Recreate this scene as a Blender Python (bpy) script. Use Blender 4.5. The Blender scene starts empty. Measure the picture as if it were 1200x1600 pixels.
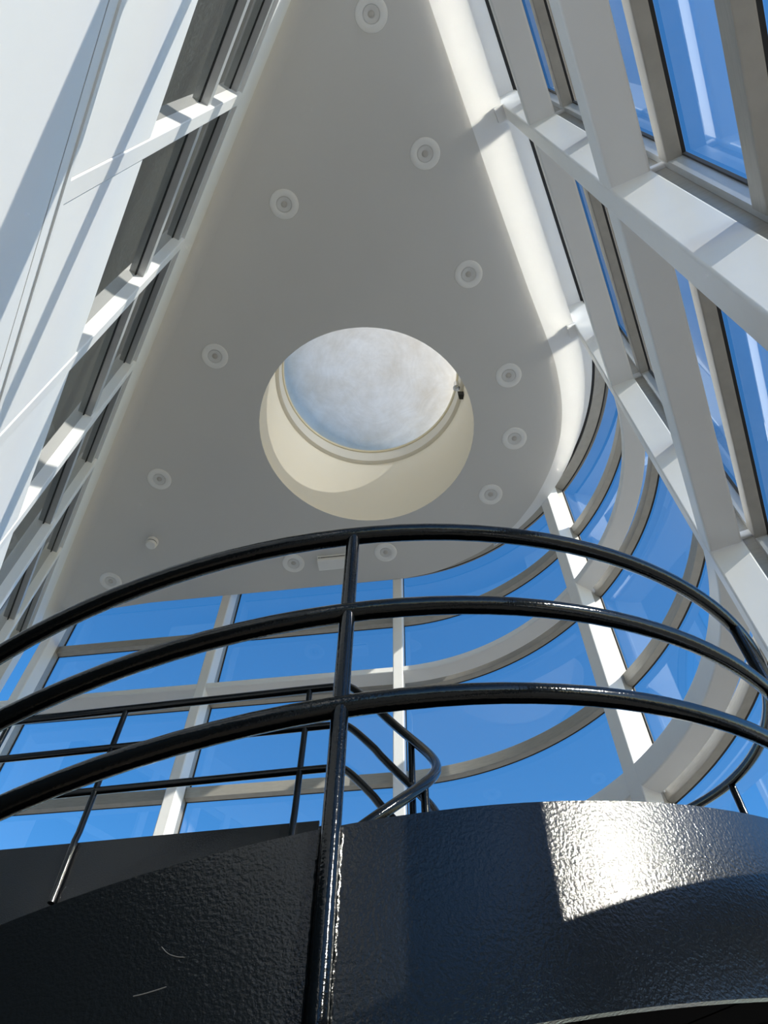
import bpy, bmesh, math, random
from mathutils import Vector, Matrix
random.seed(7)
C = bpy.context.scene.collection
S = bpy.context.scene
R = math.radians
EYE = 1.5                       # eye height of the photographer above the floor
K = 7.0 / 6.0                   # building survey units -> metres

# ------------------------------------------------------------------ camera
PITCH, ROLL, FPX = R(57.229), R(0.9942), 1202.0
def _axes(p, ro):
    c, s = math.cos(ro), math.sin(ro)
    M = Matrix(((c, -s, 0), (s, c, 0), (0, 0, 1)))
    return (M @ Vector((1, 0, 0)), M @ Vector((0, math.sin(p), math.cos(p))), M @ Vector((0, -math.cos(p), math.sin(p))))
_r, _f, _u = _axes(PITCH, ROLL)
cam = bpy.data.cameras.new('camera')
cam.sensor_fit = 'VERTICAL'; cam.sensor_height = 32.0; cam.lens = FPX / 1600 * 32.0
cam.clip_start = 0.02; cam.clip_end = 500
cam_o = bpy.data.objects.new('camera', cam); C.objects.link(cam_o)
right = Vector((_r[0], _f[0], _u[0])); down = Vector((_r[1], _f[1], _u[1])); fwd = Vector((_r[2], _f[2], _u[2]))
m = Matrix((right, -down, -fwd)).transposed().to_4x4()
m.translation = Vector((0, 0, EYE))
cam_o.matrix_world = m
S.camera = cam_o

# ------------------------------------------------------------------ light
SUN_AZ, SUN_EL = 127.0, 30.4    # azimuth clockwise from the view direction (world +Y)
SUN_E, SKY_E = 6.7, 0.285
sd = Vector((math.sin(R(SUN_AZ)) * math.cos(R(SUN_EL)), math.cos(R(SUN_AZ)) * math.cos(R(SUN_EL)), math.sin(R(SUN_EL))))
sun = bpy.data.lights.new('sun', 'SUN'); sun.energy = SUN_E; sun.angle = R(0.53); sun.color = (1.0, 0.93, 0.80)
sun_o = bpy.data.objects.new('sun', sun); C.objects.link(sun_o)
sun_o.rotation_euler = sd.to_track_quat('Z', 'Y').to_euler()
w = bpy.data.worlds.new('sky'); S.world = w; w.use_nodes = True
nt = w.node_tree; nt.nodes.clear()
sky = nt.nodes.new('ShaderNodeTexSky'); sky.sky_type = 'NISHITA'; sky.sun_disc = False
sky.sun_elevation = R(SUN_EL); sky.sun_rotation = R(SUN_AZ); sky.air_density = 1.0; sky.dust_density = 0.2; sky.ozone_density = 2.0
hsv = nt.nodes.new('ShaderNodeHueSaturation'); hsv.inputs['Saturation'].default_value = 1.34
bgn = nt.nodes.new('ShaderNodeBackground'); bgn.inputs['Strength'].default_value = SKY_E
out = nt.nodes.new('ShaderNodeOutputWorld')
nt.links.new(sky.outputs[0], hsv.inputs['Color']); nt.links.new(hsv.outputs[0], bgn.inputs['Color']); nt.links.new(bgn.outputs[0], out.inputs[0])
S.view_settings.view_transform = 'Standard'; S.view_settings.look = 'None'
S.view_settings.gamma = 1.0; S.view_settings.use_curve_mapping = False
S.view_settings.exposure = -0.06
S.cycles.use_denoising = True
S.cycles.blur_glossy = 0.0; S.cycles.sample_clamp_indirect = 0.0; S.cycles.use_guiding = True
S.cycles.max_bounces = 14; S.cycles.diffuse_bounces = 6; S.cycles.glossy_bounces = 6; S.cycles.transparent_max_bounces = 24; S.cycles.transmission_bounces = 8

# ------------------------------------------------------------------ materials
def new_mat(name):
    mt = bpy.data.materials.new(name); mt.use_nodes = True
    return mt, mt.node_tree.nodes, mt.node_tree.links, mt.node_tree.nodes['Principled BSDF']
def paint(name, col, rough, var=0.03, scale=6.0, metal=0.0, bump=0.0, bscale=60.0, bdist=0.002, stretch=None, spec=0.5, coat=None):
    mt, N, L, b = new_mat(name)
    tc = N.new('ShaderNodeTexCoord'); src = tc.outputs['Object']
    if stretch:
        mp = N.new('ShaderNodeMapping'); mp.inputs['Scale'].default_value = stretch
        L.new(src, mp.inputs['Vector']); src = mp.outputs[0]
    nz = N.new('ShaderNodeTexNoise'); nz.inputs['Scale'].default_value = scale; nz.inputs['Detail'].default_value = 5
    L.new(src, nz.inputs['Vector'])
    mx = N.new('ShaderNodeMix'); mx.data_type = 'RGBA'
    mx.inputs[6].default_value = tuple(max(0, c * (1 - var * 2)) for c in col) + (1,)
    mx.inputs[7].default_value = tuple(min(1, c * (1 + var * 2)) for c in col) + (1,)
    L.new(nz.outputs['Fac'], mx.inputs[0]); L.new(mx.outputs[2], b.inputs['Base Color'])
    b.inputs['Roughness'].default_value = rough; b.inputs['Metallic'].default_value = metal
    b.inputs['Specular IOR Level'].default_value = spec
    if bump:
        n2 = N.new('ShaderNodeTexNoise'); n2.inputs['Scale'].default_value = bscale; n2.inputs['Detail'].default_value = 3
        L.new(tc.outputs['Object'], n2.inputs['Vector'])
        bp = N.new('ShaderNodeBump'); bp.inputs['Strength'].default_value = bump; bp.inputs['Distance'].default_value = bdist
        L.new(n2.outputs['Fac'], bp.inputs['Height']); L.new(bp.outputs[0], b.inputs['Normal'])
        if coat:
            b.inputs['Coat Weight'].default_value = coat[0]; b.inputs['Coat Roughness'].default_value = coat[1]; b.inputs['Coat IOR'].default_value = 1.4
            L.new(bp.outputs[0], b.inputs['Coat Normal'])
    return mt
M_STEEL = paint('white_gloss_steel', (0.79, 0.785, 0.785), 0.32, 0.012, 9)
M_WALL = paint('white_wall_panel', (0.78, 0.775, 0.775), 0.45, 0.012, 3)
M_CEIL = paint('matt_ceiling_paint', (0.63, 0.615, 0.59), 0.85, 0.01, 2)
M_SOFFIT = paint('white_soffit_paint', (0.86, 0.86, 0.86), 0.7, 0.015, 4)
M_WELL = paint('cream_well_paint', (0.91, 0.85, 0.72), 0.6, 0.01, 2)
M_COLLAR = paint('cream_collar', (0.74, 0.70, 0.62), 0.5, 0.01, 2)
M_ALU = paint('weathered_aluminium', (0.40, 0.38, 0.345), 0.45, 0.09, 14, metal=0.35, stretch=(1, 1, 6))
M_ALU_L = paint('bright_aluminium', (0.52, 0.53, 0.54), 0.38, 0.05, 14, metal=0.35)
M_GASKET = paint('black_rubber_gasket', (0.012, 0.012, 0.013), 0.6)
M_REFLECTOR = paint('polished_reflector', (0.96, 0.95, 0.93), 0.15, 0.0, 3, metal=1.0)
M_BLACK = paint('black_gloss_paint', (0.004, 0.005, 0.006), 0.30, 0.02, 5, bump=0.32, bscale=150.0, bdist=0.004, spec=0.15, coat=(0.68, 0.07))
M_RAIL = paint('black_gloss_rail', (0.002, 0.003, 0.004), 0.09, 0.02, 5, bump=0.22, bscale=120.0, bdist=0.003, spec=0.33)
M_TREAD = paint('black_tread', (0.005, 0.005, 0.006), 0.85, 0.05, 20, spec=0.04)
M_WHITE_P = paint('white_plastic', (0.79, 0.78, 0.76), 0.45, 0.01, 3)
M_GREY_P = paint('grey_plastic', (0.66, 0.65, 0.63), 0.5, 0.01, 3)
M_LENS = paint('frosted_lens', (0.50, 0.47, 0.43), 0.25, 0.01, 3)
M_FLOOR = paint('pale_floor', (0.28, 0.225, 0.165), 0.5, 0.03, 3)
M_GROUND = paint('pale_paving', (0.31, 0.255, 0.185), 0.8, 0.06, 1.5)
M_ROOF = paint('roof_membrane', (0.5, 0.5, 0.5), 0.8)
M_BRASS = paint('brass_edge', (0.78, 0.69, 0.50), 0.4, 0.02, 4, metal=0.2)
M_CHROME = paint('chrome_latch', (0.7, 0.7, 0.68), 0.2, 0.02, 4, metal=1.0)

def glass_mat(name, tint, base):
    mt, N, L, b = new_mat(name); N.remove(b)
    lw = N.new('ShaderNodeLayerWeight'); lw.inputs['Blend'].default_value = 0.5
    pw = N.new('ShaderNodeMath'); pw.operation = 'POWER'; pw.inputs[1].default_value = 4.5
    ma = N.new('ShaderNodeMath'); ma.operation = 'MULTIPLY_ADD'; ma.inputs[1].default_value = 1 - base; ma.inputs[2].default_value = base
    tr = N.new('ShaderNodeBsdfTransparent'); tr.inputs[0].default_value = tint + (1,)
    gl = N.new('ShaderNodeBsdfGlossy'); gl.inputs['Roughness'].default_value = 0.0; gl.inputs['Color'].default_value = (0.92, 0.96, 1, 1)
    mx = N.new('ShaderNodeMixShader')
    L.new(lw.outputs['Facing'], pw.inputs[0]); L.new(pw.outputs[0], ma.inputs[0]); L.new(ma.outputs[0], mx.inputs[0])
    L.new(tr.outputs[0], mx.inputs[1]); L.new(gl.outputs[0], mx.inputs[2])
    L.new(mx.outputs[0], N['Material Output'].inputs['Surface'])
    return mt
M_GLASS = glass_mat('clear_double_glass', (0.93, 0.965, 0.98), 0.10)

def dark_glass():
    mt, N, L, b = new_mat('dark_room_glass')
    tc = N.new('ShaderNodeTexCoord'); nz = N.new('ShaderNodeTexNoise'); nz.inputs['Scale'].default_value = 45; nz.inputs['Detail'].default_value = 6
    L.new(tc.outputs['Object'], nz.inputs['Vector'])
    cr = N.new('ShaderNodeValToRGB'); cr.color_ramp.elements[0].position = 0.45; cr.color_ramp.elements[1].position = 0.78
    cr.color_ramp.elements[0].color = (0.022, 0.028, 0.027, 1); cr.color_ramp.elements[1].color = (0.085, 0.095, 0.09, 1)
    L.new(nz.outputs['Fac'], cr.inputs[0]); L.new(cr.outputs[0], b.inputs['Base Color'])
    b.inputs['Roughness'].default_value = 0.03
    return mt
M_DARK = dark_glass()

def dome_mat():
    mt, N, L, b = new_mat('frosted_dome_acrylic'); N.remove(b)
    tc = N.new('ShaderNodeTexCoord')
    n1 = N.new('ShaderNodeTexNoise'); n1.inputs['Scale'].default_value = 2.6; n1.inputs['Detail'].default_value = 10; n1.inputs['Roughness'].default_value = 0.66
    n2 = N.new('ShaderNodeTexNoise'); n2.inputs['Scale'].default_value = 45; n2.inputs['Detail'].default_value = 3
    L.new(tc.outputs['Object'], n1.inputs['Vector']); L.new(tc.outputs['Object'], n2.inputs['Vector'])
    cr = N.new('ShaderNodeValToRGB')
    cr.color_ramp.elements[0].position = 0.32; cr.color_ramp.elements[0].color = (0.70, 0.595, 0.43, 1)
    cr.color_ramp.elements[1].position = 0.62; cr.color_ramp.elements[1].color = (0.82, 0.745, 0.615, 1)
    L.new(n1.outputs['Fac'], cr.inputs[0])
    # faint concentric wiping streaks
    sx = N.new('ShaderNodeSeparateXYZ'); L.new(tc.outputs['Object'], sx.inputs[0])
    def mth(op, a, b=None):
        n_ = N.new('ShaderNodeMath'); n_.operation = op
        for i_, v in enumerate((a, b)):
            if v is None: continue
            if isinstance(v, (int, float)): n_.inputs[i_].default_value = v
            else: L.new(v, n_.inputs[i_])
        return n_.outputs[0]
    rad = mth('SQRT', mth('ADD', mth('MULTIPLY', sx.outputs[0], sx.outputs[0]), mth('MULTIPLY', sx.outputs[1], sx.outputs[1])))
    ang = mth('ARCTAN2', sx.outputs[1], sx.outputs[0])
    cb = N.new('ShaderNodeCombineXYZ'); wob = N.new('ShaderNodeTexNoise'); wob.inputs['Scale'].default_value = 1.1; L.new(tc.outputs['Object'], wob.inputs['Vector'])
    L.new(mth('ADD', mth('MULTIPLY', rad, 13.0), mth('MULTIPLY', wob.outputs['Fac'], 14.0)), cb.inputs[0]); L.new(mth('MULTIPLY', ang, 2.2), cb.inputs[1])
    L.new(cb.outputs[0], n2.inputs['Vector']); n2.inputs['Scale'].default_value = 1.6
    sp = N.new('ShaderNodeValToRGB')
    sp.color_ramp.elements[0].position = 0.36; sp.color_ramp.elements[0].color = (0.975, 0.97, 0.96, 1)
    sp.color_ramp.elements[1].position = 0.70; sp.color_ramp.elements[1].color = (1.05, 1.05, 1.05, 1)
    L.new(n2.outputs['Fac'], sp.inputs[0])
    mu = N.new('ShaderNodeMix'); mu.data_type = 'RGBA'; mu.blend_type = 'MULTIPLY'; mu.inputs[0].default_value = 1.0
    L.new(cr.outputs[0], mu.inputs[6]); L.new(sp.outputs[0], mu.inputs[7])
    tl = N.new('ShaderNodeBsdfTranslucent'); L.new(mu.outputs[2], tl.inputs[0])
    tr = N.new('ShaderNodeBsdfTransparent'); tr.inputs[0].default_value = (0.9, 0.95, 1, 1)
    gl = N.new('ShaderNodeBsdfGlossy'); gl.inputs['Roughness'].default_value = 0.08
    m1 = N.new('ShaderNodeMixShader'); m1.inputs[0].default_value = 0.18
    m2 = N.new('ShaderNodeMixShader'); m2.inputs[0].default_value = 0.07
    df = N.new('ShaderNodeBsdfDiffuse'); L.new(mu.outputs[2], df.inputs[0]); m0 = N.new('ShaderNodeMixShader'); m0.inputs[0].default_value = 0.4
    L.new(tl.outputs[0], m0.inputs[1]); L.new(df.outputs[0], m0.inputs[2])
    L.new(m0.outputs[0], m1.inputs[1]); L.new(tr.outputs[0], m1.inputs[2])
    L.new(m1.outputs[0], m2.inputs[1]); L.new(gl.outputs[0], m2.inputs[2])
    L.new(m2.outputs[0], N['Material Output'].inputs['Surface'])
    return mt
M_DOME = dome_mat()

# ------------------------------------------------------------------ helpers
def thing(name, label, cat, loc=(0, 0, 0), group=None):
    o = bpy.data.objects.new(name, None); o.empty_display_size = 0.1; C.objects.link(o)
    o.location = loc; o['label'] = label; o['category'] = cat
    if group: o['group'] = group
    return o
def root(name, loc=(0, 0, 0)):
    o = bpy.data.objects.new(name, None); o.empty_display_size = 0.1; C.objects.link(o); o.location = loc
    o['kind'] = 'structure'
    return o
def obj(name, bm, mat, parent=None, smooth=False, label=None, kind=None):
    """link a bmesh given in world coordinates as one mesh object"""
    me = bpy.data.meshes.new(name)
    bmesh.ops.recalc_face_normals(bm, faces=bm.faces[:])
    org = Vector((0, 0, 0)); p = parent
    while p is not None: org += Vector(p.location); p = p.parent
    if parent is not None: bmesh.ops.translate(bm, verts=bm.verts[:], vec=-org)
    if smooth:
        for f in bm.faces: f.smooth = True
    bm.to_mesh(me); bm.free()
    me.materials.append(mat)
    o = bpy.data.objects.new(name, me); C.objects.link(o)
    if parent is not None: o.parent = parent
    if label: o['label'] = label
    if kind: o['kind'] = kind
    if smooth and hasattr(me, 'set_sharp_from_angle'): me.set_sharp_from_angle(angle=R(40))
    if smooth == 'bevel':
        wn = o.modifiers.new('weighted_normal', 'WEIGHTED_NORMAL'); wn.keep_sharp = True; wn.weight = 100
    return o
def tag(o, label, cat, group=None):
    o['label'] = label; o['category'] = cat
    if group: o['group'] = group
    return o
def loft(bm, rings, closed=False, cap=True):
    """join successive closed rings of points"""
    vs = [[bm.verts.new(p) for p in r] for r in rings]
    n = len(vs[0]); k = len(vs)
    for i in range(k if closed else k - 1):
        a, b = vs[i], vs[(i + 1) % k]
        for j in range(n):
            bm.faces.new((a[j], a[(j + 1) % n], b[(j + 1) % n], b[j]))
    if cap and not closed:
        bm.faces.new(vs[0][::-1]); bm.faces.new(vs[-1])
    return vs
def tube(bm, pts, rad, seg=14):
    pts = [Vector(p) for p in pts]
    t0 = (pts[1] - pts[0]).normalized()
    up = Vector((0, 0, 1)) if abs(t0.z) < 0.9 else Vector((1, 0, 0))
    nrm = t0.cross(up).normalized(); rings = []
    for i, p in enumerate(pts):
        t = (pts[min(i + 1, len(pts) - 1)] - pts[max(i - 1, 0)]).normalized()
        nrm = (nrm - t * nrm.dot(t)).normalized(); bi = t.cross(nrm)
        rings.append([p + (nrm * math.cos(2 * math.pi * j / seg) + bi * math.sin(2 * math.pi * j / seg)) * rad for j in range(seg)])
    loft(bm, rings)
def lathe(bm, prof, cx, cy, seg=48, closed_profile=False):
    rings = []
    for j in range(seg):
        a = 2 * math.pi * j / seg
        rings.append([Vector((cx + r * math.cos(a), cy + r * math.sin(a), z)) for r, z in prof])
    vs = [[bm.verts.new(p) for p in r] for r in rings]
    n = len(prof)
    for j in range(seg):
        a, b = vs[j], vs[(j + 1) % seg]
        for i in range(n if closed_profile else n - 1):
            q = (a[i], a[(i + 1) % n], b[(i + 1) % n], b[i])
            try: bm.faces.new(q)
            except ValueError: pass
def smooth_path(ctrl, n=8):
    """Catmull-Rom through control points"""
    P = [Vector(p) for p in ctrl]; P = [2 * P[0] - P[1]] + P + [2 * P[-1] - P[-2]]; o = []
    for i in range(1, len(P) - 2):
        for k in range(n):
            t = k / n
            o.append(0.5 * ((2 * P[i]) + (P[i + 1] - P[i - 1]) * t + (2 * P[i - 1] - 5 * P[i] + 4 * P[i + 1] - P[i + 2]) * t * t + (3 * P[i] - P[i - 1] - 3 * P[i + 1] + P[i + 2]) * t ** 3))
    o.append(P[-2]); return o
def rrect(a0, a1, b0, b1, r, seg=3):
    """rounded rectangle profile in two coordinates"""
    o = []
    for ca, cb, st in ((a1 - r, b1 - r, 0), (a0 + r, b1 - r, 90), (a0 + r, b0 + r, 180), (a1 - r, b0 + r, 270)):
        for i in range(seg + 1):
            t = R(st + 90 * i / seg); o.append((ca + r * math.cos(t), cb + r * math.sin(t)))
    return o
def W(x, y, z): return Vector((K * x, K * y, K * z + EYE))

# ------------------------------------------------------------------ plan of the glazed shell (survey units)
AZ_R = R(25.2)
DR = Vector((math.sin(AZ_R), math.cos(AZ_R))); NR = Vector((math.cos(AZ_R), -math.sin(AZ_R)))
NB = Vector((0.14005, 0.990144)); DB = Vector((-0.990144, 0.14005))
CA = Vector((-0.112, 2.864)); RA = 1.8
PHI = R(107.15); ARC = PHI * RA
def path(u, off):
    """point and outward normal at arc length u along the inner face of the steel frame"""
    if u <= 0: n = NR; p = CA + NR * RA + DR * u
    elif u >= ARC: n = NB; p = CA + NB * RA + DB * (u - ARC)
    else:
        a = u / RA; c, s = math.cos(a), math.sin(a)
        n = Vector((NR.x * c - NR.y * s, NR.x * s + NR.y * c)); p = CA + n * RA
    return p + n * off, n
U_APEX, U_END = -3.62, 6.98
def usamples(u0, u1, step=0.06):
    us = [u0]
    for k in range(int(ARC / step) + 1):
        v = k * ARC / int(ARC / step)
        if u0 + 1e-4 < v < u1 - 1e-4: us.append(v)
    us.append(u1); return us
def sweep(bm, u0, u1, prof):
    """closed profile of (offset, height) swept along the frame line"""
    rings = []
    for u in usamples(u0, u1):
        rg = []
        for off, z in prof:
            p, n = path(u, off); rg.append(W(p.x, p.y, z))
        rings.append(rg)
    loft(bm, rings)
def rect(o0, o1, z0, z1): return [(o0, z0), (o1, z0), (o1, z1), (o0, z1)]

# left wall coordinates: along s, outward offset d
L0 = Vector((-0.648, -0.083)); LD = Vector((-0.46836, 0.883537)); LN = Vector((-0.883537, -0.46836))
def LW(s, d, z):
    p = L0 + LD * s + LN * d; return W(p.x, p.y, z)
def lbox(bm, s0, s1, d0, d1, z0, z1):
    loft(bm, [[LW(s, d0, z0), LW(s, d1, z0), LW(s, d1, z1), LW(s, d0, z1)] for s in (s0, s1)])
S_APEX, S_END = -1.3, 5.98
HC = 6.0                         # ceiling height above the eye (survey units)
HF = -EYE / K                    # floor
HT = 6.37                         # recessed head of the glazing

# ------------------------------------------------------------------ floor and ground
bm = bmesh.new()
vs = [bm.verts.new(Vector((x, y, -0.12))) for x, y in ((-120, -120), (120, -120), (120, 120), (-120, 120))]; bm.faces.new(vs)
obj('ground', bm, M_GROUND, kind='structure')
def shell_loop(off, z, lend=0.0):
    pts = []
    for u in usamples(U_APEX, U_END): p, n = path(u, off); pts.append(W(p.x, p.y, z))
    for s in (S_END, S_APEX): pts.append(LW(s, lend, z))
    return pts
def slab(bm, loop, h):
    a = [bm.verts.new(p) for p in loop]; b = [bm.verts.new(p + Vector((0, 0, h))) for p in loop]; n = len(a)
    bm.faces.new(a[::-1]); bm.faces.new(b)
    for i in range(n): bm.faces.new((a[i], a[(i + 1) % n], b[(i + 1) % n], b[i]))
bm = bmesh.new(); slab(bm, shell_loop(0.30, HF - 0.1, 0.30), 0.1 * K)
obj('floor', bm, M_FLOOR, kind='structure')

# ------------------------------------------------------------------ ceiling with its round skylight opening
SKX, SKY, SKR = -0.163, 3.03, 0.93
CEDGE = [(-0.10, -0.81), (0.233, -0.095), (0.759, 1.055), (1.058, 1.690), (1.25, 2.08), (1.363, 2.317), (1.430, 2.50), (1.485, 2.70), (1.515, 2.90), (1.519, 3.10),
         (1.478, 3.38), (1.392, 3.66), (1.300, 3.855), (1.205, 4.010), (1.013, 4.225), (0.827, 4.368), (0.528, 4.538), (0.219, 4.632)]
cs = [Vector((p.x, p.y)) for p in smooth_path([(x, y, 0) for x, y in CEDGE[1:]], 6)]
cs = [Vector(CEDGE[0])] + cs
for t in (0.35, 0.7): cs.append(Vector((0.219, 4.635)).lerp(Vector((-3.422, 5.150)), t))
COVE = 0.11
def left_in(s, d): p = L0 + LD * s + LN * d; return p
cs_ceiling = cs + [left_in(5.92, -COVE), left_in(-0.92, -COVE)]
def holed(bm, loop2, z, cx, cy, r, seg=72):
    ev = []
    lo = [bm.verts.new(W(p[0], p[1], z)) for p in loop2]
    ho = [bm.verts.new(W(cx + r * math.cos(2 * math.pi * i / seg), cy + r * math.sin(2 * math.pi * i / seg), z)) for i in range(seg)]
    for lp in (lo, ho):
        for i in range(len(lp)): ev.append(bm.edges.new((lp[i], lp[(i + 1) % len(lp)])))
    bmesh.ops.triangle_fill(bm, use_beauty=True, use_dissolve=False, edges=ev, normal=(0, 0, -1))
    return lo, ho
bm = bmesh.new()
lo, ho = holed(bm, cs_ceiling, HC, SKX, SKY, SKR)
# rim turned up along the free edge so the ceiling reads as a slab
n = len(cs); up = [bm.verts.new(v.co + Vector((0, 0, 0.24 * K))) for v in lo[:n]]
for i in range(n - 1): bm.faces.new((lo[i], lo[i + 1], up[i + 1], up[i]))
# cove easing the ceiling into the left wall head
rows = []
for i in range(9):
    a = R(90 * i / 8); d = -COVE * (1 - math.sin(a)); z = HC - COVE * (1 - math.cos(a))
    rows.append([bm.verts.new(LW(s, d, z)) for s in (S_APEX, S_END)])
for i in range(8): bm.faces.new((rows[i][0], rows[i][1], rows[i + 1][1], rows[i + 1][0]))
obj('ceiling', bm, M_CEIL, smooth=True, kind='structure')
# white bulkhead soffit between the ceiling edge and the steel frame
bm = bmesh.new()
fr = []
for u in usamples(U_APEX, 2.35): p, nn = path(u, 0.0); fr.append(Vector(p))
inner = [Vector(p) for p in cs if True]
cut = [p for p in inner[:70] if (p - Vector((1.30, 3.86))).length > 0.02 and p.y < 3.9]
A_ = [bm.verts.new(W(p.x, p.y, HC + 0.006)) for p in cut]; B_ = [bm.verts.new(W(p.x, p.y, HC + 0.006)) for p in fr]
# zip the two borders together
i = j = 0
def _t(lst, k): return k / max(1, len(lst) - 1)
la = [0.0]; lb = [0.0]
for k in range(1, len(cut)): la.append(la[-1] + (cut[k] - cut[k - 1]).length)
for k in range(1, len(fr)): lb.append(lb[-1] + (fr[k] - fr[k - 1]).length)
while i < len(cut) - 1 or j < len(fr) - 1:
    adv_i = j >= len(fr) - 1 or (i < len(cut) - 1 and la[i + 1] / la[-1] <= lb[j + 1] / lb[-1])
    if adv_i: bm.faces.new((A_[i], A_[i + 1], B_[j])); i += 1
    else: bm.faces.new((A_[i], B_[j + 1], B_[j])); j += 1
# the bulkhead's outer face towards the glass, up to the recessed head
T_ = [bm.verts.new(W(p.x, p.y, HT + 0.01)) for p in fr]
for k in range(len(fr) - 1): bm.faces.new((B_[k], B_[k + 1], T_[k + 1], T_[k]))
obj('trim_1', bm, M_SOFFIT, kind='structure')
# recessed head above the frame line
bm = bmesh.new(); sweep(bm, U_APEX, U_END, rect(-0.30, 0.138, HT, HT + 0.03))
obj('trim_2', bm, M_STEEL, kind='structure')
bm = bmesh.new(); sweep(bm, U_APEX, U_END, rect(0.138, 0.160, HT - 0.002, HT + 0.03))
obj('trim_3', bm, M_GASKET, kind='structure')
# roof above
loop = [];
for u in usamples(U_APEX, U_END): p, nn = path(u, 0.30); loop.append((p.x, p.y))
for s in (S_END, S_APEX):
    p = left_in(s, 0.3); loop.append((p.x, p.y))
bm = bmesh.new(); holed(bm, loop, HT + 0.12, SKX, SKY, SKR + 0.02)
obj('roof', bm, M_ROOF, kind='structure')
bm = bmesh.new(); sweep(bm, U_APEX, U_END, rect(0.26, 0.30, HT + 0.02, HT + 0.14))
obj('trim_4', bm, M_ALU, kind='structure')

# ------------------------------------------------------------------ left wall
wl = root('wall_left', LW(0, 0, HF))
bm = bmesh.new(); lbox(bm, S_APEX, S_END, 0.0, 0.30, 5.30, HC - 0.0); lbox(bm, S_APEX, S_END, 0.1, 0.3, HC, HT + 0.15)
obj('bulkhead', bm, M_WALL, wl)
bm = bmesh.new(); lbox(bm, S_APEX, S_END, -0.0250, 0.3, 1.36, 2.112)
obj('lower_wall', bm, M_WALL, wl)
bm = bmesh.new(); lbox(bm, S_APEX, S_END, -0.01, 0.3, HF, 1.36)  # unseen dark strip, added so the stringer mirrors something dark at lower left
obj('unseen_dark_base', bm, M_DARK, wl)
bm = bmesh.new(); lbox(bm, S_APEX, S_END, -0.0190, 0.3, 2.112, 2.120)
obj('shadow_gap', bm, M_GASKET, wl)
bm = bmesh.new(); lbox(bm, S_APEX, S_END, -0.0250, 0.3, 2.120, 2.19)
obj('floor_edge_trim', bm, M_WALL, wl)
bm = bmesh.new(); lbox(bm, S_APEX, S_END, -0.0310, 0.02, 2.19, 2.222)
obj('ledge', bm, M_STEEL, wl)
bm = bmesh.new(); lbox(bm, 5.46, S_END, 0.0, 0.3, 1.9, 5.32)
obj('end_pier', bm, M_WALL, wl)
bm = bmesh.new(); lbox(bm, S_APEX, 5.47, 0.10, 0.3, 1.9, 5.32)
obj('wall_core', bm, M_DARK, wl)
SCOL = [-0.40, 0.59, 1.57, 2.56, 3.49, 4.47]
CW = 0.040; LDP = 0.075
edges = [S_APEX] + SCOL + [5.46]
for k in range(len(edges) - 1):
    a = edges[k] + (CW if k else 0) + 0.0035; b = edges[k + 1] - (CW if k + 1 < len(edges) - 1 else 0) - 0.0035
    bm = bmesh.new(); lbox(bm, a, b, 0.004, 0.10, 2.215, 3.20)
    obj('panel', bm, M_WALL, wl)
w4 = root('window_4', LW(2, 0.06, 3.2))
for k in range(len(edges) - 1):
    a = edges[k] + (CW if k else 0); b = edges[k + 1] - (CW if k + 1 < len(edges) - 1 else 0)
    for z0, z1 in ((3.17, 4.36), (4.43, 5.30)):
        bm = bmesh.new(); lbox(bm, a, b, LDP - 0.012, LDP + 0.01, z0, z1)
        obj('pane', bm, M_DARK, w4)
    for z0, z1, d0 in ((4.36, 4.44, 0.022), (5.22, 5.30, 0.022)):
        bm = bmesh.new(); lbox(bm, a, b, d0, LDP, z0, z1)
        gb = obj('glazing_bar', bm, M_ALU_L, w4)
        bm = bmesh.new(); lbox(bm, a, b, LDP - 0.016, LDP + 0.004, z0 - 0.022, z0)
        obj('gasket', bm, M_GASKET, gb)
for k, s in enumerate(SCOL):
    bm = bmesh.new()
    prof = rrect(s - CW, s + CW, 0.0, LDP + 0.02, 0.006)
    loft(bm, [[LW(a, d, z) for a, d in prof] for z in (2.21, 5.31)])
    names = ['', 'topmost', 'second from top', 'third from top', 'fourth from top', 'lowest']
    o = obj('wall_post', bm, M_STEEL, smooth='bevel')
    tag(o, ('white post of the left wall, next to the top left photo corner' if k == 0 else
            'white post crossing the left wall windows, %s in the photo' % names[k]), 'post', 'white posts of the left wall')

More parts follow.
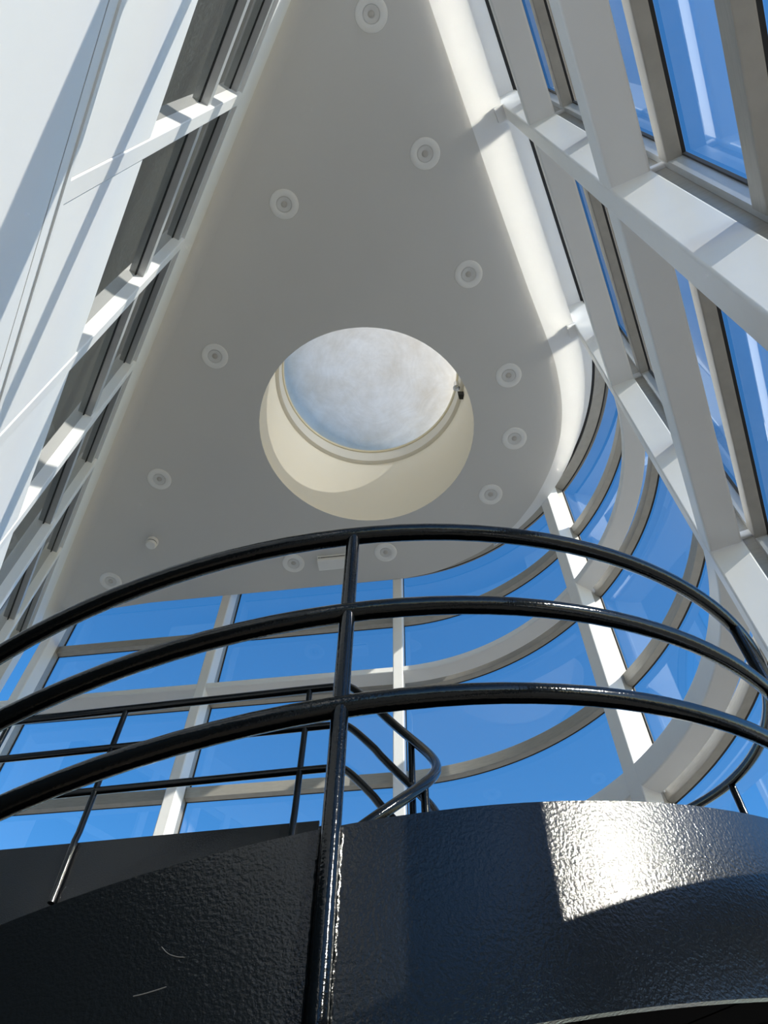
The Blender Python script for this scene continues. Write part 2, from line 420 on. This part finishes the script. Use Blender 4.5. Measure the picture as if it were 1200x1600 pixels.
# ------------------------------------------------------------------ steel frame of the glazed wall
UCOL = [(-3.42, 'white steel column beside the narrow end of the right glass wall'),
        (-1.72, 'white steel column crossing the upper right of the glass wall, its side face brightly sunlit'),
        (-0.02, 'white steel column where the right glass wall starts to curve'),
        (1.683, 'white steel column in the middle of the curved glass corner, right side sunlit'),
        (3.366, 'slim grey-white column near the centre of the back glazing, behind the black post'),
        (5.08, 'grey-white column on the left part of the back glazing, left of the black post'),
        (6.80, 'grey-white column in the corner where back glazing meets the left wall')]
for k, (u, lab) in enumerate(UCOL):
    p, nrm = path(u, 0.0); tdir = Vector((-nrm.y, nrm.x))
    hw = 0.052 if k < 4 else 0.044
    t = thing('steel_column', lab, 'column', W(p.x, p.y, HF), 'white columns of the glass wall')
    bm = bmesh.new(); prof = rrect(-hw, hw, 0.0, 0.155, 0.010)
    loft(bm, [[W(p.x + tdir.x * a + nrm.x * d, p.y + tdir.y * a + nrm.y * d, z) for a, d in prof] for z in (HF, HT)])
    obj('shaft', bm, M_STEEL, t, smooth='bevel')
    bm = bmesh.new(); prof = rrect(-hw * 0.62, hw * 0.62, 0.15, 0.262, 0.006)
    loft(bm, [[W(p.x + tdir.x * a + nrm.x * d, p.y + tdir.y * a + nrm.y * d, z) for a, d in prof] for z in (HF, HT)])
    obj('glazing_mullion', bm, M_ALU, t, smooth='bevel')
    for z in (4.755, 2.90, 0.93):
        bm = bmesh.new(); q = rrect(-hw * 0.9, hw * 0.9, z, z + 0.045, 0.008)
        loft(bm, [[W(p.x + tdir.x * a + nrm.x * d, p.y + tdir.y * a + nrm.y * d, zz) for a, zz in q] for d in (0.150, 0.215)])
        obj('bracket', bm, M_STEEL, t)
    if 0 < k < 3:
        bm = bmesh.new()
        prof = rrect(-hw, hw, -0.06, 0.01, 0.008)
        loft(bm, [[W(p.x + tdir.x * a + nrm.x * d, p.y + tdir.y * a + nrm.y * d, z) for a, d in prof] for z in (HC - 0.045, HC + 0.02)])
        obj('head_plate', bm, M_STEEL, t)
for z0, z1, dp, lab in ((4.735, 4.80, 0.153, 'upper white steel ring beam running around the glass wall below the ceiling'),
                        (2.865, 3.03, 0.150, 'lower, deeper white steel ring beam around the glass wall'),
                        (0.87, 1.035, 0.150, 'lowest white steel ring beam behind the black staircase')):
    bm = bmesh.new(); sweep(bm, U_APEX, U_END, rrect(0.003, dp, z0, z1, 0.012))
    o = obj('ring_beam', bm, M_STEEL, smooth='bevel')
    tag(o, lab, 'beam', 'white ring beams of the glass wall')

# ------------------------------------------------------------------ glazing
ZL = [HF, 0.0, 0.92, 2.07, 2.90, 3.825, 4.79, 5.645, HT]      # bar heights
BAYS = {'window_1': [(U_APEX, -3.42), (-3.42, -1.72), (-1.72, -0.02)], 'window_2': [(-0.02, 1.683), (1.683, 3.366)], 'window_3': [(3.366, 5.08), (5.08, 6.80)]}
for wn, bays in BAYS.items():
    p, nn = path((bays[0][0] + bays[-1][1]) / 2, 0.26)
    wr = root(wn, W(p.x, p.y, HF))
    for u0, u1 in bays:
        for i in range(len(ZL) - 1):
            bm = bmesh.new(); us = usamples(u0, u1)
            v0 = []; v1 = []
            for u in us:
                q, nn = path(u, 0.268); v0.append(bm.verts.new(W(q.x, q.y, ZL[i] + 0.004))); v1.append(bm.verts.new(W(q.x, q.y, ZL[i + 1] - 0.004)))
            for k in range(len(us) - 1): bm.faces.new((v0[k], v0[k + 1], v1[k + 1], v1[k]))
            obj('pane', bm, M_GLASS, wr, smooth=True)
        framed = wn == 'window_1'           # the flat bays have upright frames, the curved and back bays only a black joint
        for ue, sg in ((u0, 1), (u1, -1)):
            holder = wr
            if framed:
                bm = bmesh.new(); ua, ub = sorted((ue + sg * 0.0335, ue + sg * 0.0605)); sweep(bm, ua, ub, rect(0.205, 0.256, HF, HT - 0.015))
                holder = obj('glazing_bar', bm, M_ALU_L, wr)
            bm = bmesh.new(); ua, ub = sorted((ue + sg * 0.028, ue + sg * (0.0675 if framed else 0.036))); sweep(bm, ua, ub, rect(0.254, 0.267, HF, HT - 0.015))
            obj('gasket', bm, M_GASKET, holder)
        e_ = 0.058 if framed else 0.031
        for z in ZL[1:]:
            head = z == HT
            zb, zt = (HT - 0.015, HT + 0.03) if head else (z - 0.052, z + 0.048)
            bm = bmesh.new(); sweep(bm, u0 + e_, u1 - e_, rrect(0.200 if not head else 0.160, 0.256, zb, zt, 0.008, 2))
            gb = obj('glazing_bar', bm, M_ALU, wr, smooth='bevel')
            bm = bmesh.new(); sweep(bm, u0 + 0.03, u1 - 0.03, rect(0.254, 0.267, zb + 0.002, zt - 0.002))
            obj('gasket', bm, M_GASKET, gb)

# ------------------------------------------------------------------ added reflector, shaped to bounce sun up onto the white soffit
DZ = 0.33
shx, shy = sd.x / math.hypot(sd.x, sd.y), sd.y / math.hypot(sd.x, sd.y)
SH = Vector((shx, shy)) * (DZ / math.tan(R(SUN_EL)))
a2 = [p + SH for p in cut]; b2 = [p + SH for p in fr]
def outside(p, need):
    q = p - CA
    ang = math.atan2(q.y, q.x) + AZ_R
    if ang <= 0: return (p - (CA + NR * RA)).dot(NR) > need
    return q.length - RA > need
pairs = []
for k in range(60):
    t = k / 59
    def at(lst, ls):
        x = t * ls[-1]; i = 0
        while i < len(ls) - 2 and ls[i + 1] < x: i += 1
        return lst[i].lerp(lst[i + 1], (x - ls[i]) / max(1e-6, ls[i + 1] - ls[i]))
    pa, pb = at(a2, la), at(b2, lb)
    if outside(pa, 0.275) and outside(pb, 0.275): pairs.append((pa, pb))
    else: break
bm = bmesh.new()
loft(bm, [[W(a.x, a.y, HC - DZ), W(b.x, b.y, HC - DZ), W(b.x, b.y, HC - DZ - 0.012), W(a.x, a.y, HC - DZ - 0.012)] for a, b in pairs])
o = obj('reflector', bm, M_REFLECTOR)
tag(o, 'added polished metal reflector outside the right glass wall, bouncing sun up to the soffit', 'reflector')

# ------------------------------------------------------------------ skylight
sk = thing('skylight', 'round domed skylight in a deep cream well in the ceiling', 'skylight', W(SKX, SKY, HC))
kx, ky = K * SKX, K * SKY
def kz(z): return K * z + EYE
bm = bmesh.new(); lathe(bm, [(K * SKR, kz(HC)), (K * SKR, kz(7.08)), (K * (SKR + 0.03), kz(7.08)), (K * (SKR + 0.03), kz(HC + 0.01))], kx, ky, 96)
obj('well_lining', bm, M_WELL, sk, smooth=True)
bm = bmesh.new(); lathe(bm, [(K * 0.918, kz(7.07)), (K * 0.895, kz(7.085)), (K * 0.885, kz(7.25)), (K * 0.96, kz(7.25)), (K * 0.96, kz(7.07))], kx, ky, 96, True)
obj('collar', bm, M_COLLAR, sk, smooth=True)
bm = bmesh.new(); lathe(bm, [(K * 0.876, kz(7.245)), (K * 0.866, kz(7.262)), (K * 0.876, kz(7.28)), (K * 0.95, kz(7.28)), (K * 0.95, kz(7.245))], kx, ky, 96, True)
obj('brass_seal', bm, M_BRASS, sk, smooth=True, label='thin brass-coloured seal ring')
bm = bmesh.new()
lathe(bm, [(K * 0.93 * math.cos(R(a)), kz(7.275 + 0.27 * math.sin(R(a)))) for a in list(range(0, 86, 5)) + [89.97]], kx, ky, 96)
bmesh.ops.holes_fill(bm, edges=[e for e in bm.edges if e.is_boundary], sides=0) if False else None
obj('dome', bm, M_DOME, sk, smooth=True, label='frosted weathered dome')
# latch on the right of the collar
la_ang = R(4)
lc = Vector((kx + K * 0.87 * math.cos(la_ang), ky + K * 0.87 * math.sin(la_ang), kz(7.16)))
bm = bmesh.new(); tube(bm, [lc + Vector((0, 0, 0.07)), lc + Vector((-0.005, 0, -0.06))], 0.032, 16)
tube(bm, [lc + Vector((-0.005, 0, -0.055)), lc + Vector((-0.008, 0, -0.075))], 0.040, 16)
tube(bm, [lc + Vector((-0.008, 0, -0.07)), lc + Vector((-0.02, -0.03, -0.14))], 0.016, 12)
lt = obj('latch', bm, M_CHROME, sk, smooth=True, label='chrome latch')
for dz, a_ in ((0.05, 5.5), (-0.16, 6.0)):
    q = Vector((kx + K * 0.915 * math.cos(R(a_)), ky + K * 0.915 * math.sin(R(a_)), kz(7.14) + dz))
    bm = bmesh.new(); loft(bm, [[q + Vector((-0.05, -0.03, z)), q + Vector((0.02, -0.03, z)), q + Vector((0.02, 0.03, z)), q + Vector((-0.03, 0.03, z))] for z in (-0.045, 0.045)])
    obj('bracket', bm, M_GASKET, lt)

# ------------------------------------------------------------------ ceiling fittings
DL = [((-0.140, -0.013), 'round white downlight at the top edge of the photo'),
      ((0.248, 0.817), 'round white downlight high on the right, beside the shadowed notch in the white soffit'),
      ((-0.777, 1.175), 'round white downlight left of centre, highest in the left row'),
      ((0.621, 1.664), 'round white downlight in the right row, above the level of the skylight'),
      ((-1.412, 2.367), 'round white downlight left of the skylight, level with its upper part'),
      ((1.015, 2.491), 'round white downlight right of the skylight, upper of the three near the curved edge'),
      ((1.125, 3.076), 'round white downlight right of the skylight, middle of the three near the curved edge'),
      ((0.970, 3.651), 'round white downlight right of the skylight, lowest of the three near the curved edge'),
      ((-2.039, 3.550), 'round white downlight lower left, just above the smoke detector'),
      ((-2.690, 4.731), 'round white downlight lower left, between smoke detector and black top rail'),
      ((-0.870, 4.471), 'round white downlight just left of the white box fitting under the black top rail'),
      ((0.022, 4.322), 'round white downlight just right of the black post, under the top rail')]
def downlight():
    t = thing('downlight', DL[0][1], 'ceiling light', (0, 0, 0), 'round white downlights in the ceiling')
    bm = bmesh.new(); lathe(bm, [(0.126, 0.0), (0.124, -0.007), (0.118, -0.011), (0.072, -0.010), (0.066, -0.006), (0.064, 0.0)], 0, 0, 48, True)
    obj('trim_ring', bm, M_WHITE_P, t, smooth=True)
    bm = bmesh.new(); lathe(bm, [(0.063, 0.0), (0.063, -0.009), (0.058, -0.0095), (0.034, -0.0015), (0.030, 0.0)], 0, 0, 48, True)
    obj('inner_ring', bm, M_GREY_P, t, smooth=True)
    bm = bmesh.new(); lathe(bm, [(0.0005, -0.008), (0.012, -0.0075), (0.022, -0.005), (0.026, 0.0)], 0, 0, 32)
    obj('lens', bm, M_LENS, t, smooth=True)
    return t
d0 = downlight()
def copy_thing(r):
    c = r.copy(); C.objects.link(c)
    for ch in r.children:
        k = ch.copy(); C.objects.link(k); k.parent = c
    return c
for k, ((x, y), lab) in enumerate(DL):
    t = d0 if k == 0 else copy_thing(d0)
    t.location = W(x, y, HC); t['label'] = lab
# smoke detector
p = W(-2.20, 4.235, HC)
t = thing('smoke_detector', 'small round white smoke detector on the ceiling at lower left', 'smoke detector', p)
bm = bmesh.new(); lathe(bm, [(0.001, p.z), (0.062, p.z), (0.066, p.z - 0.01), (0.066, p.z - 0.040), (0.060, p.z - 0.046), (0.001, p.z - 0.046)], p.x, p.y, 40)
obj('base', bm, M_WHITE_P, t, smooth=True)
bm = bmesh.new(); lathe(bm, [(0.001, p.z - 0.046), (0.057, p.z - 0.046), (0.057, p.z - 0.060), (0.001, p.z - 0.054)], p.x, p.y, 40)
obj('slot', bm, M_GASKET, t)
bm = bmesh.new(); lathe(bm, [(0.001, p.z - 0.060), (0.060, p.z - 0.060), (0.060, p.z - 0.074), (0.050, p.z - 0.092), (0.001, p.z - 0.096)], p.x, p.y, 40)
obj('sensor_head', bm, M_WHITE_P, t, smooth=True)
# emergency light box
pe = W(-0.465, 4.420, HC)
t = thing('emergency_light', 'rectangular white box fitting on the ceiling left of the black post', 'emergency light', pe)
ax = Vector((DB.x, DB.y, 0)); ay = Vector((NB.x, NB.y, 0))
def ebox(bm, l0, l1, w0, w1, z0, z1, r=0.006):
    prof = rrect(w0, w1, z0, z1, r, 2)
    loft(bm, [[pe + ax * l + ay * ww + Vector((0, 0, z)) for ww, z in prof] for l in (l0, l1)])
bm = bmesh.new(); ebox(bm, -0.19, 0.19, -0.075, 0.075, -0.022, 0.0); obj('base_plate', bm, M_WHITE_P, t)
bm = bmesh.new(); ebox(bm, -0.18, 0.18, -0.064, 0.066, -0.036, -0.018); obj('seam', bm, M_GASKET, t)
bm = bmesh.new(); ebox(bm, -0.185, 0.185, -0.072, 0.072, -0.095, -0.034, 0.016); cv = obj('cover', bm, M_WHITE_P, t)
bm = bmesh.new(); ebox(bm, 0.150, 0.158, -0.078, -0.060, -0.060, -0.040, 0.002); obj('clip', bm, M_GREY_P, cv)

# ------------------------------------------------------------------ helical staircase (metres, heights from the eye)
SX, SY, RO_, RI = -0.134, 3.086, 1.884, 0.41
def zr(th):
    """top rail height of the outer railing above the eye"""
    f = lambda x: 1.7287 + 0.4896 * x - 0.0879 * x * x + 0.0511 * x ** 3
    if th < -0.9: return f(-0.9) + 0.62 * (th + 0.9)
    if th > 1.65: return f(1.65) + (3.50 - f(1.65)) * (th - 1.65) / (math.pi - 1.65)
    return f(th)
def zi(th):
    f = lambda x: 1.804 + 0.39 * x + 0.038 * x * x
    if th < -0.2: return zr(th) + (f(-0.2) - zr(-0.2))
    return f(th)
def sp(rad, th, z): return Vector((SX + rad * math.sin(th), SY - rad * math.cos(th), z + EYE))
TH0, TH1 = -2.35, math.pi
def ths(a, b, st=0.035):
    n = max(2, int(abs(b - a) / st)); return [a + (b - a) * i / n for i in range(n + 1)]
st = thing('helical_staircase', 'black helical steel staircase with railings and landing, curving through the foreground', 'staircase', (SX, SY, 0))
def plate(bm, rad, thick, top, bot, a, b):
    loft(bm, [[sp(rad, t, bot(t)), sp(rad - thick, t, bot(t)), sp(rad - thick, t, top(t)), sp(rad, t, top(t))] for t in ths(a, b)])
RAILH, SDEP = 0.90, 0.376
bm = bmesh.new(); plate(bm, RO_ - 0.004, 0.016, lambda t: zr(t) - RAILH, lambda t: zr(t) - RAILH - SDEP, TH0, TH1)
obj('outer_stringer', bm, M_BLACK, st, smooth=True)
bm = bmesh.new(); plate(bm, RI + 0.008, 0.016, lambda t: zi(t) - 1.08, lambda t: zi(t) - 1.42, TH0, TH1)
obj('inner_stringer', bm, M_BLACK, st, smooth=True)
NT = 16
for k in range(NT):
    a = TH1 - (k + 1) * (TH1 - TH0) / NT; b = a + (TH1 - TH0) / NT
    def tread_ring(t, zo, zn): return [sp(RO_ - 0.022, t, zo), sp(RI + 0.01, t, zn)]
    zt = zr((a + b) / 2) - RAILH - 0.13
    bm = bmesh.new()
    loft(bm, [[sp(RO_ - 0.022, t, zt), sp(RI + 0.01, t, zt), sp(RI + 0.01, t, zt - 0.035), sp(RO_ - 0.022, t, zt - 0.035)] for t in ths(a - 0.04, b, 0.06)])
    if k == 0:
        obj('tread', bm, M_TREAD, st); continue
    zn = zr(b + (b - a) / 2) - RAILH - 0.13
    loft(bm, [[sp(RO_ - 0.022, t, zt - 0.035), sp(RI + 0.01, t, zt - 0.035), sp(RI + 0.01, t, zn - 0.035), sp(RO_ - 0.022, t, zn - 0.035)] for t in (b - 0.004 , b + 0.003)])
    obj('tread', bm, M_TREAD, st)
orail = bpy.data.objects.new('outer_railing', None); C.objects.link(orail); orail.parent = st
for nm, h, rad in (('top_rail', 0, 0.0245), ('middle_rail', 0.3226, 0.0237), ('bottom_rail', 0.6224, 0.0237)):
    bm = bmesh.new(); tube(bm, [sp(RO_, t, zr(t) - h) for t in ths(TH0, TH1, 0.04)], rad, 16)
    obj(nm, bm, M_RAIL, orail, smooth=True)
for t in (-2.29, -1.53, -0.755, 0.027, 0.825, 1.62, 2.40):
    bm = bmesh.new(); tube(bm, [sp(RO_, t, zr(t)), sp(RO_ + 0.004, t, zr(t) - RAILH), sp(RO_ + 0.010, t, zr(t) - RAILH - SDEP - 0.01)], 0.018, 16)
    po = obj('post', bm, M_RAIL, orail, smooth=True)
    bm = bmesh.new()
    for sgn in (-1, 1):
        pts = [sp(RO_ + 0.001, t + sgn * 0.0102 + random.uniform(-0.0006, 0.0006), zr(t) - RAILH - 0.004 - SDEP * i / 40) for i in range(41)]
        tube(bm, pts, 0.0034, 6)
    obj('weld_bead', bm, M_RAIL, po, smooth=True)

# ------------------------------------------------------------------ landing at the top of the stair
ld = st
EA = Vector((-1.654, 3.82)); ED = Vector((-0.98515, 0.17169))
def edge(t, off=0.0): q = EA + ED * t + Vector((ED.y, -ED.x)) * -off; return q
e_in = edge(-1.50); e_left = edge(0.97)
pl = L0 + LD * 5.9
b1, _ = path(6.6, -0.03); b2_, _ = path(3.55, -0.03)
deck = [Vector((SX - 0.01, SY + RI + 0.05)), e_in + Vector((0, 0.03)), e_left + Vector((0, 0.03)), Vector((K * pl.x + 0.12, K * pl.y - 0.10)), K * b1, Vector((SX, 5.30))]
bm = bmesh.new(); slab(bm, [Vector((p[0], p[1], EYE + 2.30)) for p in deck], 0.07)
obj('landing_deck', bm, M_TREAD, ld)
bm = bmesh.new()
for t0, t1 in ((-1.36, 0.97),):
    a, b = edge(t0), edge(t1); n_ = Vector((-ED.y, ED.x)); n_ = n_ if n_.y > 0 else -n_
    loft(bm, [[Vector((q.x, q.y, EYE + 2.11)), Vector((q.x + n_.x * 0.014, q.y + n_.y * 0.014, EYE + 2.11)), Vector((q.x + n_.x * 0.014, q.y + n_.y * 0.014, EYE + 2.54)), Vector((q.x, q.y, EYE + 2.54))] for q in (a, b)])
obj('landing_fascia', bm, M_BLACK, ld)
bm = bmesh.new()
a, b = Vector((SX, SY + RI)), Vector((SX, 5.30))
loft(bm, [[Vector((x, q.y, EYE + z)) for x, z in ((SX, 2.2), (SX + 0.014, 2.2), (SX + 0.014, 2.36), (SX, 2.36))] for q in (a, b)])
obj('nosing_plate', bm, M_BLACK, ld)
lr = bpy.data.objects.new('landing_railing', None); C.objects.link(lr); lr.parent = ld
for nm, h, rad in (('top_rail', 0, 0.0255), ('middle_rail', 0.315, 0.0225), ('bottom_rail', 0.630, 0.0225)):
    ctrl = [edge(0.95 - 0.2 * i) for i in range(13)]
    pts = [Vector((q.x, q.y, EYE + 3.505 - h)) for q in ctrl if (q - EA).dot(ED) > -1.32]
    q = edge(-1.42); pts.append(Vector((q.x, q.y, EYE + 3.500 - h)))
    q = edge(-1.50); pts.append(Vector((q.x, q.y - 0.015, EYE + 3.455 - h)))
    arc = [sp(RI, t, zi(t) - h) for t in ths(math.pi - 0.22, -1.6, 0.12)]
    bm = bmesh.new(); tube(bm, smooth_path(pts + arc, 5), rad, 16)
    obj(nm, bm, M_RAIL, lr, smooth=True)
for tt in (0.80, 0.0, -1.22):
    q = edge(tt, 0.0)
    bm = bmesh.new(); tube(bm, [Vector((q.x, q.y, EYE + 3.505)), Vector((q.x, q.y - 0.006, EYE + 2.60)), Vector((q.x, q.y - 0.018, EYE + 2.54)), Vector((q.x, q.y - 0.018, EYE + 2.19))], 0.0185, 14)
    obj('post', bm, M_RAIL, lr, smooth=True)
for t in (2.30, 0.95):
    bm = bmesh.new(); tube(bm, [sp(RI, t, zi(t)), sp(RI, t, zi(t) - 1.36)], 0.0185, 14)
    obj('post', bm, M_RAIL, lr, smooth=True)

# scratches in the stringer paint at lower left
M_SCR = paint('scratched_paint', (0.10, 0.10, 0.10), 0.4)
stg = [o for o in st.children if o.name.startswith('outer_stringer')][0]
for pa in ([(-0.106, 0.634), (-0.0994, 0.6236), (-0.0918, 0.6184), (-0.0848, 0.617)], [(-0.119, 0.5634), (-0.1107, 0.5663), (-0.1011, 0.571), (-0.094, 0.575)]):
    bm = bmesh.new(); tube(bm, smooth_path([sp(RO_ - 0.0040, t, z) for t, z in pa], 5), 0.0009, 6)
    obj('scratch', bm, M_SCR, stg)
